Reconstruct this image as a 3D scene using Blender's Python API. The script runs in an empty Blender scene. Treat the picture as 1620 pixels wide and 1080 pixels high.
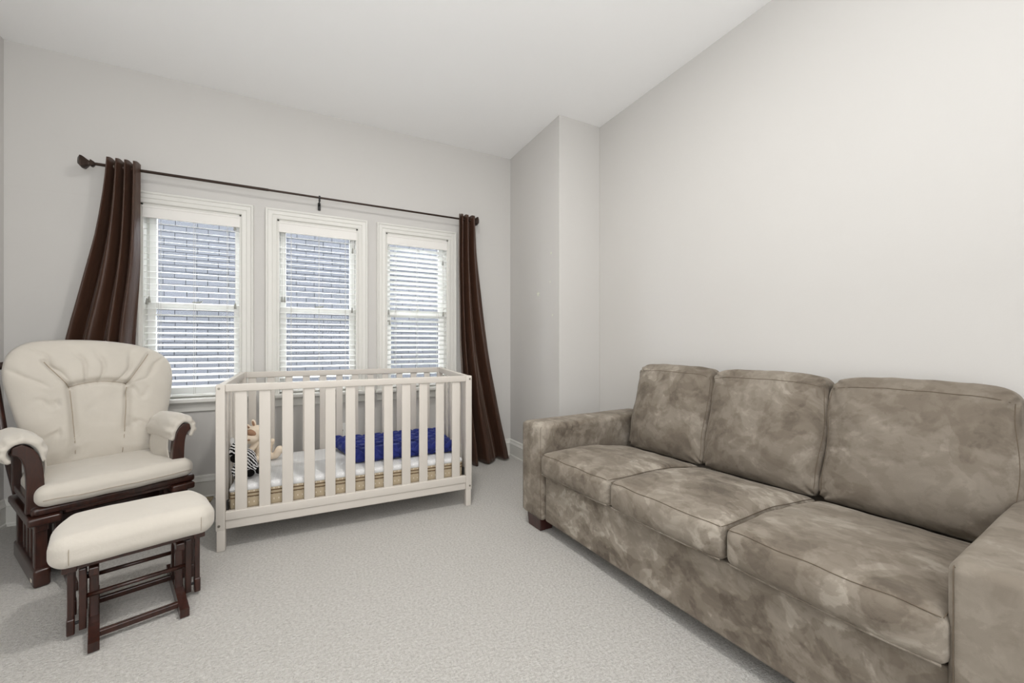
import bpy, bmesh, math, random
from mathutils import Vector, Matrix, noise
random.seed(7)
S = bpy.context.scene
COL = S.collection
PI = math.pi

# ------------------------------------------------------------------ camera
F_PX = 634.0
YAW = math.atan(325/634.0)
CAM_Z = 1.10
cam = bpy.data.cameras.new('camera'); camo = bpy.data.objects.new('camera', cam); COL.objects.link(camo)
cam.sensor_width = 36; cam.lens = F_PX*36/1620; cam.shift_y = 5/1620
cam.clip_start = 0.02
camo.location = (0, 0, CAM_Z); camo.rotation_euler = (PI/2, 0, -YAW)
S.camera = camo

# ------------------------------------------------------------------ light
w = bpy.data.worlds.new('World'); S.world = w; w.use_nodes = True
bg = w.node_tree.nodes['Background']; bg.inputs[0].default_value = (0.92, 0.96, 1.0, 1); bg.inputs[1].default_value = 15.0

def area(name, loc, rot, sx, sy, power, col=(1, 1, 1), shape='RECTANGLE'):
    l = bpy.data.lights.new(name, 'AREA'); l.shape = shape; l.size = sx
    if shape in ('RECTANGLE', 'ELLIPSE'): l.size_y = sy
    l.energy = power; l.color = col
    o = bpy.data.objects.new(name, l); o.location = loc; o.rotation_euler = rot; COL.objects.link(o); return o
def point(name, loc, power, rad, col):
    l = bpy.data.lights.new(name, 'POINT'); l.energy = power; l.shadow_soft_size = rad; l.color = col
    o = bpy.data.objects.new(name, l); o.location = loc; COL.objects.link(o); return o
area('ceiling_lamp_light', (0.40, 1.40, 2.90), (0, 0, 0), 0.24, 0.24, 30, (1.0, 0.97, 0.93), 'DISK')
area('bounced_flash', (-0.25, -0.40, 1.35), (math.radians(180), 0, 0), 0.5, 0.5, 47, (0.97, 0.985, 1.0), 'DISK')
area('rear_fill_light', (0.0, -1.12, 1.45), (math.radians(88), 0, 0), 2.6, 1.9, 42, (0.98, 0.99, 1.0))  # added soft fill in front of the rear wall, which has no window

S.view_settings.view_transform = 'Standard'; S.view_settings.look = 'None'
S.view_settings.gamma = 1; S.view_settings.use_curve_mapping = False
S.view_settings.exposure = -0.03
S.cycles.max_bounces = 10; S.cycles.diffuse_bounces = 6; S.cycles.transparent_max_bounces = 24
S.cycles.caustics_reflective = False; S.cycles.caustics_refractive = False

# ------------------------------------------------------------------ helpers
def lin(c):
    return tuple(((v/255)/12.92 if v/255 <= .04045 else ((v/255+.055)/1.055)**2.4) for v in c)

class NT:
    def __init__(s, name):
        s.m = bpy.data.materials.new(name); s.m.use_nodes = True
        s.n = s.m.node_tree.nodes; s.l = s.m.node_tree.links
        s.b = s.n['Principled BSDF']
    def new(s, t, **k):
        n = s.n.new(t)
        for a, v in k.items(): setattr(n, a, v)
        return n
    def link(s, a, b): s.l.new(a, b)
    def coords(s, scale=(1, 1, 1), rot=(0, 0, 0), src='Object'):
        c = s.new('ShaderNodeTexCoord'); mp = s.new('ShaderNodeMapping')
        mp.inputs['Scale'].default_value = scale; mp.inputs['Rotation'].default_value = rot
        s.link(c.outputs[src], mp.inputs['Vector']); return mp.outputs['Vector']
    def noise(s, vec, scale, detail=3, rough=.5, dist=0):
        n = s.new('ShaderNodeTexNoise'); n.inputs['Scale'].default_value = scale
        n.inputs['Detail'].default_value = detail; n.inputs['Roughness'].default_value = rough
        n.inputs['Distortion'].default_value = dist
        s.link(vec, n.inputs['Vector']); return n.outputs['Fac']
    def ramp(s, fac, stops, interp='LINEAR'):
        r = s.new('ShaderNodeValToRGB'); r.color_ramp.interpolation = interp
        e = r.color_ramp.elements
        while len(e) < len(stops): e.new(.5)
        for i, (p, c) in enumerate(stops):
            e[i].position = p; e[i].color = (*c, 1) if len(c) == 3 else c
        s.link(fac, r.inputs['Fac']); return r.outputs['Color']
    def mix(s, fac, a, b, mode='MIX'):
        m = s.new('ShaderNodeMix', data_type='RGBA', blend_type=mode)
        for sock, v in ((m.inputs[0], fac), (m.inputs[6], a), (m.inputs[7], b)):
            if hasattr(v, 'links'): s.link(v, sock)
            elif isinstance(v, (int, float)): sock.default_value = v
            else: sock.default_value = (*v, 1)
        return m.outputs[2]
    def math(s, op, a, b=0):
        m = s.new('ShaderNodeMath', operation=op)
        for sock, v in ((m.inputs[0], a), (m.inputs[1], b)):
            if hasattr(v, 'links'): s.link(v, sock)
            else: sock.default_value = v
        return m.outputs[0]
    def bump(s, hgt, strength, dist=.01, normal=None):
        b = s.new('ShaderNodeBump'); b.inputs['Strength'].default_value = strength; b.inputs['Distance'].default_value = dist
        s.link(hgt, b.inputs['Height'])
        if normal is not None: s.link(normal, b.inputs['Normal'])
        s.link(b.outputs['Normal'], s.b.inputs['Normal']); return b.outputs['Normal']
    def base(s, v, rough=.5, spec=.5):
        if hasattr(v, 'links'): s.link(v, s.b.inputs['Base Color'])
        else: s.b.inputs['Base Color'].default_value = (*v, 1)
        s.b.inputs['Roughness'].default_value = rough
        s.b.inputs['Specular IOR Level'].default_value = spec

def plain(name, rgb, rough=.5, spec=.4, var=.05, vs=30, bump=0, bs=200, metal=0):
    t = NT(name); c = lin(rgb); v = t.coords()
    f = t.noise(v, vs, 3)
    t.base(t.mix(f, tuple(x*(1-var) for x in c), tuple(min(1, x*(1+var)) for x in c)), rough, spec)
    t.b.inputs['Metallic'].default_value = metal
    if bump: t.bump(t.noise(v, bs, 2), bump, .002)
    return t.m

M = {}
M['wall'] = plain('painted_wall', (205, 203, 200), .85, .2, .012, 3, .08, 160)
M['ceiling'] = plain('ceiling_paint', (247, 247, 247), .9, .2, .008, 3, .06, 140)
M['trim'] = plain('trim_paint', (220, 219, 214), .4, .4, .015, 20)
M['sash'] = plain('sash_vinyl', (250, 250, 248), .4, .4, .015, 20)
M['blind'] = plain('blind_white', (248, 248, 246), .45, .4, .01, 20)
def translucent(m, k):
    nt = m.node_tree; out = nt.nodes['Material Output']; b = nt.nodes['Principled BSDF']
    tr = nt.nodes.new('ShaderNodeBsdfTranslucent'); tr.inputs[0].default_value = (.95, .95, .93, 1)
    mx = nt.nodes.new('ShaderNodeMixShader'); mx.inputs[0].default_value = k
    nt.links.new(b.outputs[0], mx.inputs[1]); nt.links.new(tr.outputs[0], mx.inputs[2]); nt.links.new(mx.outputs[0], out.inputs['Surface'])
translucent(M['blind'], .35)
M['valance'] = plain('valance_white', (232, 230, 226), .5, .3, .015, 20)
M['cord'] = plain('cord_grey', (205, 203, 198), .8, .2, .05, 60)
M['tassel'] = plain('tassel_grey', (150, 150, 144), .6, .3, .08, 60)
M['crib'] = plain('crib_paint', (203, 197, 189), .42, .4, .015, 25)
M['bolt'] = plain('bolt_metal', (150, 145, 135), .35, .5, .1, 90, metal=.8)
M['black'] = plain('black_metal', (28, 27, 27), .5, .4, .1, 50)
M['rod'] = plain('rod_bronze', (52, 38, 30), .35, .5, .2, 40, metal=.5)
M['ring'] = plain('ring_nickel', (190, 185, 172), .35, .5, .1, 90, metal=.6)
M['plate'] = plain('plate_white', (240, 240, 238), .4, .4, .01, 20)
M['brass'] = plain('jack_brass', (120, 90, 50), .4, .5, .1, 90, metal=.7)
M['vent'] = plain('vent_beige', (168, 152, 122), .5, .4, .08, 60)
M['vent_dark'] = plain('vent_dark', (22, 19, 17), .8, .2, .1, 60)
M['sticker'] = plain('sticker_pale', (226, 228, 214), .6, .3, .02, 60)
M['mortar'] = plain('mortar', (56, 57, 60), .9, .1, .08, 40)
M['ground'] = plain('yard_ground', (120, 120, 116), .95, .1, .15, 5)
M['plush_beige'] = plain('plush_beige', (232, 217, 197), .95, .1, .06, 60, .5, 900)
M['plush_brown'] = plain('plush_brown', (162, 128, 104), .95, .1, .15, 60, .6, 900)
M['plush_black'] = plain('plush_black', (22, 20, 20), .95, .1, .15, 60, .5, 900)
M['plush_white'] = plain('plush_white', (236, 235, 234), .95, .1, .03, 60, .5, 900)
M['eye'] = plain('eye_black', (12, 10, 10), .15, .6, .02, 60)
M['piping_brown'] = plain('piping_brown', (104, 84, 62), .8, .2, .1, 60)
M['thread'] = plain('seam_thread', (104, 93, 80), .9, .1, .1, 80)
M['cream_seam'] = plain('cream_seam', (168, 156, 139), .9, .1, .1, 80)
M['tag'] = plain('paper_tag', (214, 208, 196), .7, .2, .05, 60)

def brick_mat():
    t = NT('painted_brick'); v = t.coords(src='Object')
    oi = t.new('ShaderNodeObjectInfo')
    a = t.mix(oi.outputs['Random'], lin((59, 60, 63)), lin((64, 65, 69)))
    t.base(t.mix(t.math('MULTIPLY', t.noise(v, 40, 4), .35), a, lin((57, 58, 61))), .85, .2)
    t.bump(t.noise(v, 90, 3), .4, .004); return t.m
M['brick'] = brick_mat()

def carpet():
    t = NT('carpet_pile'); v = t.coords()
    fine = t.noise(v, 330, 2, .7); mid = t.noise(v, 95, 3, .65); big = t.noise(v, 2.2, 3, .6)
    warp = t.noise(t.coords((60, 150, 60), (0, 0, .5)), 1.0, 3, .6)
    a = t.ramp(mid, [(.30, lin((158, 154, 148))), (.5, lin((212, 209, 204))), (.7, lin((240, 238, 234)))])
    b = t.ramp(fine, [(.25, lin((150, 146, 140))), (.55, lin((220, 217, 212))), (.8, lin((242, 240, 236)))])
    c = t.mix(.5, a, b)
    c = t.mix(t.math('MULTIPLY', t.ramp(warp, [(.35, (1, 1, 1)), (.55, (0, 0, 0))]), .35), c, lin((168, 163, 156)))
    c = t.mix(t.math('MULTIPLY', big, .22), c, lin((190, 187, 182)))
    t.base(c, 1.0, .05)
    h = t.math('ADD', t.math('MULTIPLY', fine, .6), t.math('ADD', mid, t.math('MULTIPLY', warp, .7)))
    t.bump(h, .9, .012); t.b.inputs['Sheen Weight'].default_value = .15
    return t.m
M['carpet'] = carpet()

def suede(name='suede', off=(0, 0, 0), con=1.0):
    """napped suede: hand-brushed patches with soft-to-crisp edges and short strokes"""
    t = NT(name)
    v = t.coords((1, 1, 1), off)
    n1 = t.noise(v, 4.4, 5, .5, .4)
    p1 = t.ramp(n1, [(.43, (0, 0, 0)), (.45, (.42, .42, .42)), (.54, (.55, .55, .55)), (.56, (1, 1, 1))])
    wob = t.new('ShaderNodeTexNoise'); wob.inputs['Scale'].default_value = 2.6; wob.inputs['Detail'].default_value = 2
    t.link(v, wob.inputs['Vector'])
    v2 = t.coords((5, 19, 12), (.5 + off[0], .9, .6))
    vm2 = t.new('ShaderNodeVectorMath', operation='MULTIPLY_ADD')
    t.link(wob.outputs['Color'], vm2.inputs[0]); vm2.inputs[1].default_value = (7, 7, 7); t.link(v2, vm2.inputs[2])
    n2 = t.noise(vm2.outputs[0], 1.0, 4, .6, .1)
    p2 = t.ramp(n2, [(.42, (0, 0, 0)), (.58, (1, 1, 1))])
    n3 = t.noise(v, 14, 5, .6, .3)
    p3 = t.ramp(n3, [(.46, (0, 0, 0)), (.52, (1, 1, 1))])
    mask = t.ramp(t.noise(v, 2.3, 2), [(.42, (0, 0, 0)), (.58, (1, 1, 1))])
    a = t.math('ADD', t.math('MULTIPLY', p1, .55), t.math('MULTIPLY', p2, .25))
    f = t.math('ADD', a, t.math('MULTIPLY', p3, .20))
    f = t.mix(t.math('MULTIPLY', mask, .35), f, (.5, .5, .5))
    f = t.mix(con, (.5, .5, .5), f)
    c = t.ramp(f, [(.0, lin((88, 80, 71))), (.4, lin((117, 108, 97))), (.7, lin((138, 130, 119))), (1, lin((171, 163, 151)))])
    weave = t.noise(t.coords(), 520, 2, .6)
    c = t.mix(t.math('MULTIPLY', weave, .16), c, lin((112, 102, 90)))
    t.base(c, .88, .15)
    t.b.inputs['Sheen Weight'].default_value = .2; t.b.inputs['Sheen Roughness'].default_value = .45
    t.b.inputs['Sheen Tint'].default_value = (*lin((225, 218, 206)), 1)
    t.bump(t.math('ADD', weave, t.math('MULTIPLY', p1, .4)), .2, .003)
    return t.m
M['suede'] = suede()
M['suede_b'] = suede('suede_turned', (1.1, .6, 2.0))
M['suede_c'] = suede('suede_brushed', (2.3, 1.9, .4))
M['suede_d'] = suede('suede_smooth', (.7, 2.9, 1.4), .75)
M['suede_e'] = suede('suede_smooth_turned', (3.1, .2, 2.2), .75)

def cloth(name, rgb, sheen=.25, var=.08, wr=.25, rough=.9):
    t = NT(name); v = t.coords(); c = lin(rgb)
    n = t.noise(v, 6, 4, .6, .4)
    t.base(t.mix(n, tuple(x*(1-var) for x in c), tuple(min(1, x*(1+var)) for x in c)), rough, .15)
    t.b.inputs['Sheen Weight'].default_value = sheen
    t.bump(t.math('ADD', t.noise(v, 14, 4, .6, .6), t.math('MULTIPLY', t.noise(v, 700, 2), .25)), wr, .012)
    return t.m
M['cream'] = cloth('cream_twill', (201, 195, 185))
M['cream_skirt'] = cloth('cream_lining', (199, 193, 183))

def satin():
    t = NT('brown_satin'); v = t.coords((60, 60, 2))
    c = t.mix(t.noise(v, 1, 3), lin((53, 33, 23)), lin((71, 46, 33)))
    t.base(c, .42, .45)
    t.b.inputs['Sheen Weight'].default_value = .2; t.b.inputs['Sheen Roughness'].default_value = .4
    t.b.inputs['Sheen Tint'].default_value = (.75, .6, .5, 1)
    t.bump(t.noise(t.coords((9, 9, 2)), 1.5, 4, .6), .25, .02)
    return t.m
M['satin'] = satin()

def wood(name, a, b, rough=.3):
    t = NT(name); v = t.coords((18, 18, 3))
    n = t.noise(v, 2.5, 5, .6, 1.0)
    t.base(t.ramp(n, [(.3, lin(a)), (.7, lin(b))]), rough, .5)
    t.b.inputs['Coat Weight'].default_value = .35; t.b.inputs['Coat Roughness'].default_value = .2
    t.bump(n, .08, .002)
    return t.m
M['wood'] = wood('espresso_wood', (34, 17, 12), (64, 32, 22))
M['foot_wood'] = wood('sofa_foot_wood', (44, 18, 14), (68, 30, 24))

def quilt():
    t = NT('blue_quilt'); v = t.coords(); 
    n = t.noise(v, 22, 4, .6, .5)
    t.base(t.mix(n, lin((20, 28, 88)), lin((38, 50, 130))), .7, .3)
    t.b.inputs['Sheen Weight'].default_value = .25; t.b.inputs['Sheen Tint'].default_value = (.5, .6, 1, 1)
    t.bump(n, .6, .01); return t.m
M['quilt'] = quilt()

def ticking(name, base, dot, sc):
    t = NT(name); v = t.coords()
    sp = t.new('ShaderNodeSeparateXYZ'); t.link(v, sp.inputs[0])
    def cell(o, k, wd):
        f = t.math('FRACT', t.math('MULTIPLY', o, k)); return t.math('LESS_THAN', f, wd)
    m1 = t.math('MULTIPLY', cell(sp.outputs[0], sc, .15), cell(t.math('ADD', sp.outputs[1], sp.outputs[2]), sc*.8, .30))
    n = t.noise(v, 30, 3)
    c = t.mix(t.math('MULTIPLY', n, .25), base, tuple(x*.82 for x in base))
    t.base(t.mix(t.math('MULTIPLY', m1, .8), c, dot), .8, .2)
    t.bump(t.noise(v, 26, 3), .15, .006); return t.m
M['mat_top'] = ticking('mattress_white', lin((214, 214, 214)), lin((240, 240, 240)), 42)
M['mat_side'] = ticking('mattress_tan', lin((178, 163, 138)), lin((226, 218, 204)), 42)

def zebra():
    t = NT('zebra_plush'); v = t.coords()
    wv = t.new('ShaderNodeTexWave', wave_type='BANDS', bands_direction='DIAGONAL')
    wv.inputs['Scale'].default_value = 26; wv.inputs['Distortion'].default_value = 4; wv.inputs['Detail'].default_value = 2; wv.inputs['Detail Scale'].default_value = 2
    t.link(v, wv.inputs['Vector'])
    t.base(t.ramp(wv.outputs['Fac'], [(.42, lin((20, 18, 20))), (.52, lin((236, 235, 236)))]), .95, .1)
    t.bump(t.noise(v, 800, 2), .4, .003); return t.m
M['zebra'] = zebra()

def glass():
    t = NT('window_glass'); out = t.n['Material Output']
    t.n.remove(t.b)
    tr = t.new('ShaderNodeBsdfTransparent'); tr.inputs[0].default_value = (.96, .97, .98, 1)
    gl = t.new('ShaderNodeBsdfGlossy'); gl.inputs['Roughness'].default_value = .02
    fr = t.new('ShaderNodeFresnel'); fr.inputs['IOR'].default_value = 1.2
    mx = t.new('ShaderNodeMixShader')
    t.link(fr.outputs[0], mx.inputs[0]); t.link(tr.outputs[0], mx.inputs[1]); t.link(gl.outputs[0], mx.inputs[2])
    t.link(mx.outputs[0], out.inputs['Surface']); return t.m
M['glass'] = glass()

class MB:
    """collects shapes into one mesh"""
    def __init__(s): s.v = []; s.f = []
    def add(s, v, f):
        o = len(s.v); s.v += [tuple(p) for p in v]; s.f += [tuple(i+o for i in q) for q in f]; return s
    def box(s, lo, hi, r=0.002, rot=None, piv=None, seg=1):
        c = [(a+b)/2 for a, b in zip(lo, hi)]; hd = [abs(b-a)/2 for a, b in zip(lo, hi)]
        v, f = rbox(hd, min(r, min(hd)*.98), seg=seg)
        v = [Vector(p)+Vector(c) for p in v]
        if rot is not None:
            p0 = Vector(piv if piv else c); v = [rot @ (p-p0)+p0 for p in v]
        return s.add(v, f)
    def tube(s, pts, r, n=8, cap=True):
        pts = [Vector(p) for p in pts]; rs = r if isinstance(r, (list, tuple)) else [r]*len(pts)
        V = []; up = None
        for i, p in enumerate(pts):
            t = (pts[min(i+1, len(pts)-1)]-pts[max(i-1, 0)]).normalized()
            if up is None:
                up = Vector((0, 0, 1)) if abs(t.z) < .9 else Vector((1, 0, 0))
            a = t.cross(up).normalized(); up = a.cross(t).normalized()
            for k in range(n):
                q = 2*PI*k/n; V.append(p+(a*math.cos(q)+up*math.sin(q))*rs[i])
        Fc = [(i*n+k, i*n+(k+1) % n, (i+1)*n+(k+1) % n, (i+1)*n+k) for i in range(len(pts)-1) for k in range(n)]
        if cap: Fc += [tuple(range(n))[::-1], tuple((len(pts)-1)*n+k for k in range(n))]
        return s.add(V, Fc)
    def ell(s, c, r, rot=None, nu=18, nv=10):
        V = [(0, 0, 1)]; Fc = []
        for j in range(1, nv):
            t = PI*j/nv
            for i in range(nu): V.append((math.sin(t)*math.cos(2*PI*i/nu), math.sin(t)*math.sin(2*PI*i/nu), math.cos(t)))
        V.append((0, 0, -1)); L = len(V)-1
        for i in range(nu):
            k = (i+1) % nu
            Fc.append((0, 1+i, 1+k)); Fc.append((L, 1+(nv-2)*nu+k, 1+(nv-2)*nu+i))
            for j in range(nv-2): Fc.append((1+j*nu+i, 1+(j+1)*nu+i, 1+(j+1)*nu+k, 1+j*nu+k))
        V = [Vector((a*r[0], b*r[1], d*r[2])) for a, b, d in V]
        if rot is not None: V = [rot @ p for p in V]
        return s.add([p+Vector(c) for p in V], Fc)
    def sweep(s, prof, y0, y1, ny=1):
        """closed 2-D outline prof (x,z), counter-clockwise seen from -y, extruded along y"""
        n = len(prof); V = []
        for j in range(ny+1):
            y = y0+(y1-y0)*j/ny; V += [(x, y, z) for x, z in prof]
        Fc = [(j*n+k, (j+1)*n+k, (j+1)*n+(k+1) % n, j*n+(k+1) % n) for j in range(ny) for k in range(n)]
        Fc = [q[::-1] for q in Fc]
        Fc.append(tuple(range(n))); Fc.append(tuple(ny*n+k for k in range(n))[::-1])
        return s.add(V, Fc)
    def build(s, name, mat, parent=None, smooth=False, angle=None):
        me = bpy.data.meshes.new(name); me.from_pydata(s.v, [], s.f)
        bm = bmesh.new(); bm.from_mesh(me); bmesh.ops.recalc_face_normals(bm, faces=bm.faces[:]); bm.to_mesh(me); bm.free()
        if mat: me.materials.append(M[mat])
        if smooth or angle:
            me.polygons.foreach_set('use_smooth', [True]*len(me.polygons))
            if angle: me.set_sharp_from_angle(angle=math.radians(angle))
        me.update()
        return link(name, me, parent)

def link(name, me, parent=None):
    o = bpy.data.objects.new(name, me); COL.objects.link(o)
    if parent: o.parent = parent
    return o

def rbox(hd, r, n=(1, 1, 1), seg=1, deform=None):
    """rounded box grid: half sizes hd, edge radius r (scalar), n interior divisions"""
    axes = []
    for a in range(3):
        h = hd[a]; e = []
        for i in range(seg+1): e.append(-h+r*(1-math.tan(PI/4*(1-i/seg))))
        mid = [(-h+r)+(2*(h-r))*i/n[a] for i in range(1, n[a])] if h-r > 1e-6 else []
        pos = [-x for x in e[::-1]]
        xs = e+mid+pos
        out = []
        for x in xs:
            if not out or x-out[-1] > 1e-7: out.append(x)
        axes.append(out)
    X, Y, Z = axes; nx, ny, nz = len(X)-1, len(Y)-1, len(Z)-1
    ids = {}; V = []; Fc = []
    def vid(i, j, k):
        key = (i, j, k)
        if key not in ids:
            p = (X[i], Y[j], Z[k]); q = [max(-(h-r), min(h-r, c)) for c, h in zip(p, hd)]
            d = Vector([a-b for a, b in zip(p, q)])
            if d.length > 1e-9: d = d.normalized()*r
            u = (q[0]+d.x, q[1]+d.y, q[2]+d.z)
            if deform: u = deform(*u)
            ids[key] = len(V); V.append(u)
        return ids[key]
    for i in range(nx):
        for j in range(ny):
            Fc.append((vid(i, j, 0), vid(i, j+1, 0), vid(i+1, j+1, 0), vid(i+1, j, 0)))
            Fc.append((vid(i, j, nz), vid(i+1, j, nz), vid(i+1, j+1, nz), vid(i, j+1, nz)))
    for i in range(nx):
        for k in range(nz):
            Fc.append((vid(i, 0, k), vid(i+1, 0, k), vid(i+1, 0, k+1), vid(i, 0, k+1)))
            Fc.append((vid(i, ny, k), vid(i, ny, k+1), vid(i+1, ny, k+1), vid(i+1, ny, k)))
    for j in range(ny):
        for k in range(nz):
            Fc.append((vid(0, j, k), vid(0, j, k+1), vid(0, j+1, k+1), vid(0, j+1, k)))
            Fc.append((vid(nx, j, k), vid(nx, j+1, k), vid(nx, j+1, k+1), vid(nx, j, k+1)))
    return V, Fc

def empty(name, loc=(0, 0, 0), rz=0, parent=None):
    o = bpy.data.objects.new(name, None); o.empty_display_size = .1; COL.objects.link(o)
    o.location = loc; o.rotation_euler = (0, 0, rz)
    if parent: o.parent = parent
    return o
def tag(o, label=None, cat=None, group=None, kind=None):
    if label: o['label'] = label
    if cat: o['category'] = cat
    if group: o['group'] = group
    if kind: o['kind'] = kind
    return o
def bx(name, lo, hi, mat, parent=None, r=.002):
    return MB().box(lo, hi, r).build(name, mat, parent)
def st(o): o['kind'] = 'structure'; return o
def fbm(x, y, z, s, o=3):
    return noise.fractal(Vector((x*s, y*s, z*s)), 1.0, 2.0, o)

# ------------------------------------------------------------------ room shell
XL, XP, XR = -1.635, 1.812, 2.225      # left wall, pier face, right wall
YW, YP, YB = 3.57, 2.70, -1.20         # window wall, pier front, rear wall
ZC = 2.952
TW = .16
st(bx('floor', (XL-.2, YB-.2, -.12), (XR+.2, YW+.16, 0), 'carpet', r=.001))
st(bx('ceiling', (XL-.2, YB-.2, ZC), (XR+.2, YW+.16, ZC+.12), 'ceiling', r=.001))
st(bx('wall_left', (XL-.15, YB-.15, 0), (XL, YW+TW, ZC), 'wall', r=.001))
st(bx('wall_right', (XR, YB-.15, 0), (XR+.15, YW+TW, ZC), 'wall', r=.001))
st(bx('wall_rear', (XL, YB-.15, 0), (XR, YB, ZC), 'wall', r=.001))
st(bx('wall_pier', (XP, YP, 0), (XR, YW+TW, ZC), 'wall', r=.002))
# window wall with three openings
WIN = [(-1.003, -.430), (-.201, .381), (.608, 1.165)]
ZB, ZT = .70, 2.065
m = MB(); xs = [XL]+[v for p in WIN for v in p]+[XP]
m.box((XL, YW, 0), (XP, YW+TW, ZB), .0005); m.box((XL, YW, ZT), (XP, YW+TW, ZC), .0005)
for i in range(0, len(xs), 2): m.box((xs[i], YW, ZB), (xs[i+1], YW+TW, ZT), .0005)
st(m.build('wall_window', 'wall'))

def baseboard(name, p0, p1, nrm):
    p0, p1, nrm = Vector((*p0, 0)), Vector((*p1, 0)), Vector((*nrm, 0))
    prof = [(0, 0), (.022, 0), (.022, .016), (.017, .022), (.017, .118), (.020, .123), (.015, .135), (.012, .142), (.009, .158), (.004, .165), (0, .165)]
    V = []
    for p in (p0, p1): V += [p+nrm*a+Vector((0, 0, z)) for a, z in prof]
    n = len(prof); Fc = [(k, (k+1) % n, n+(k+1) % n, n+k) for k in range(n)]+[tuple(range(n)), tuple(range(n, 2*n))]
    return st(MB().add(V, Fc).build(name, 'trim'))
baseboard('baseboard_left', (XL, YB), (XL, YW), (1, 0))
baseboard('baseboard_window', (XL, YW), (XP, YW), (0, -1))
baseboard('baseboard_pier', (XP, YW), (XP, YP), (-1, 0))
baseboard('baseboard_pier_front', (XP, YP), (XR, YP), (0, -1))
baseboard('baseboard_right', (XR, YP), (XR, YB), (-1, 0))

# ------------------------------------------------------------------ windows
def casing_strip(a, b, inner, width):
    """flat moulding between points a,b (x,z), inner = unit vector (x,z) towards the opening; mitred at 45 degrees"""
    prof = [(0, 0), (0, .012), (.006, .016), (.030, .013), (.034, .018), (.058, .019), (.064, .026), (width-.004, .027), (width, .024), (width, 0)]
    a, b = Vector(a), Vector(b); inner = Vector(inner); t = (b-a).normalized()
    V = []
    for end, sgn in ((a, -1), (b, 1)):
        for d, hgt in prof:
            q = end-inner*d+t*sgn*d
            V.append((q.x, YW-hgt, q.y))
    n = len(prof); Fc = [(k, (k+1) % n, n+(k+1) % n, n+k) for k in range(n)]+[tuple(range(n)), tuple(range(n, 2*n))]
    return V, Fc

def window(idx, x0, x1):
    root = st(empty('window_%d' % idx, ((x0+x1)/2, YW, 0)))
    def P(mb, name, mat='trim', par=root, **k):
        o = mb.build(name, mat, par, **k)
        if par is root: o.matrix_parent_inverse = Matrix.Translation(-root.location)
        return o
    cw = .076
    for a, b, inn in (((x0, ZB+.02), (x0, ZT), (1, 0)), ((x0, ZT), (x1, ZT), (0, -1)), ((x1, ZT), (x1, ZB+.02), (-1, 0))):
        V, Fc = casing_strip(a, b, inn, cw)
        if inn[0]:            # square cut at the stool
            V = [(x, y, max(z, ZB+.02)) for x, y, z in V]
        P(MB().add(V, Fc), 'casing')
    P(MB().box((x0-cw-.014, YW-.058, ZB-.008), (x1+cw+.014, YW+.10, ZB+.020), .006, seg=2), 'stool')
    ap = MB(); ap.box((x0-cw, YW-.016, ZB-.074), (x1+cw, YW+.001, ZB-.008), .003)
    ap.box((x0-cw, YW-.026, ZB-.022), (x1+cw, YW+.001, ZB-.008), .004); P(ap, 'apron')
    # jamb liner
    j = MB(); d0, d1 = YW-.001, YW+TW-.005
    j.box((x0-.001, d0, ZB+.02), (x0+.014, d1, ZT), .001); j.box((x1-.014, d0, ZB+.02), (x1+.001, d1, ZT), .001)
    j.box((x0, d0, ZT-.014), (x1, d1, ZT+.001), .001); j.box((x0, YW+.07, ZB), (x1, d1+.03, ZB+.035), .003)
    P(j, 'jamb')
    zm = 1.378
    def sash(name, ya, yb, z0, z1, wd, bot, top):
        s = MB(); a, b = x0+.014, x1-.014
        s.box((a, ya, z0), (a+wd, yb, z1), .003); s.box((b-wd, ya, z0), (b, yb, z1), .003)
        s.box((a+wd, ya, z0), (b-wd, yb, z0+bot), .003); s.box((a+wd, ya, z1-top), (b-wd, yb, z1), .003)
        so = P(s, name, 'sash')
        g = MB().box((a+wd-.004, (ya+yb)/2-.003, z0+bot-.004), (b-wd+.004, (ya+yb)/2+.003, z1-top+.004), .0005)
        P(g, 'pane', 'glass', so)
        return so
    sash('upper_sash', YW+.118, YW+.148, zm-.018, ZT-.014, .040, .036, .05)
    lo = sash('lower_sash', YW+.082, YW+.114, ZB+.035, zm+.022, .044, .062, .040)
    lk = MB(); xm = (x0+x1)/2
    lk.box((xm-.026, YW+.088, zm+.022), (xm+.026, YW+.112, zm+.034), .004); lk.tube([(xm, YW+.10, zm+.03), (xm+.035, YW+.093, zm+.038)], .006, 8)
    P(lk, 'sash_lock', 'tassel', lo)
    return root
for i, (a, b) in enumerate(WIN): window(i+1, a, b)

# ------------------------------------------------------------------ blinds
slat_mesh = {}
def slat_me(L):
    key = round(L, 4)
    if key in slat_mesh: return slat_mesh[key]
    V = []; n = 4; wd = .05; th = .0028
    for x in (-L/2, L/2):
        for k in range(n+1):
            u = k/n*2-1; V.append((x, u*wd/2, (1-u*u)*.0016+th/2))
        for k in range(n, -1, -1):
            u = k/n*2-1; V.append((x, u*wd/2, (1-u*u)*.0016-th/2))
    c = 2*(n+1); Fc = [(k, (k+1) % c, c+(k+1) % c, c+k) for k in range(c)]+[tuple(range(c))[::-1], tuple(range(c, 2*c))]
    o = MB().add(V, Fc).build('slat', 'blind'); me = o.data; bpy.data.objects.remove(o)
    slat_mesh[key] = me; return me

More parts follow.
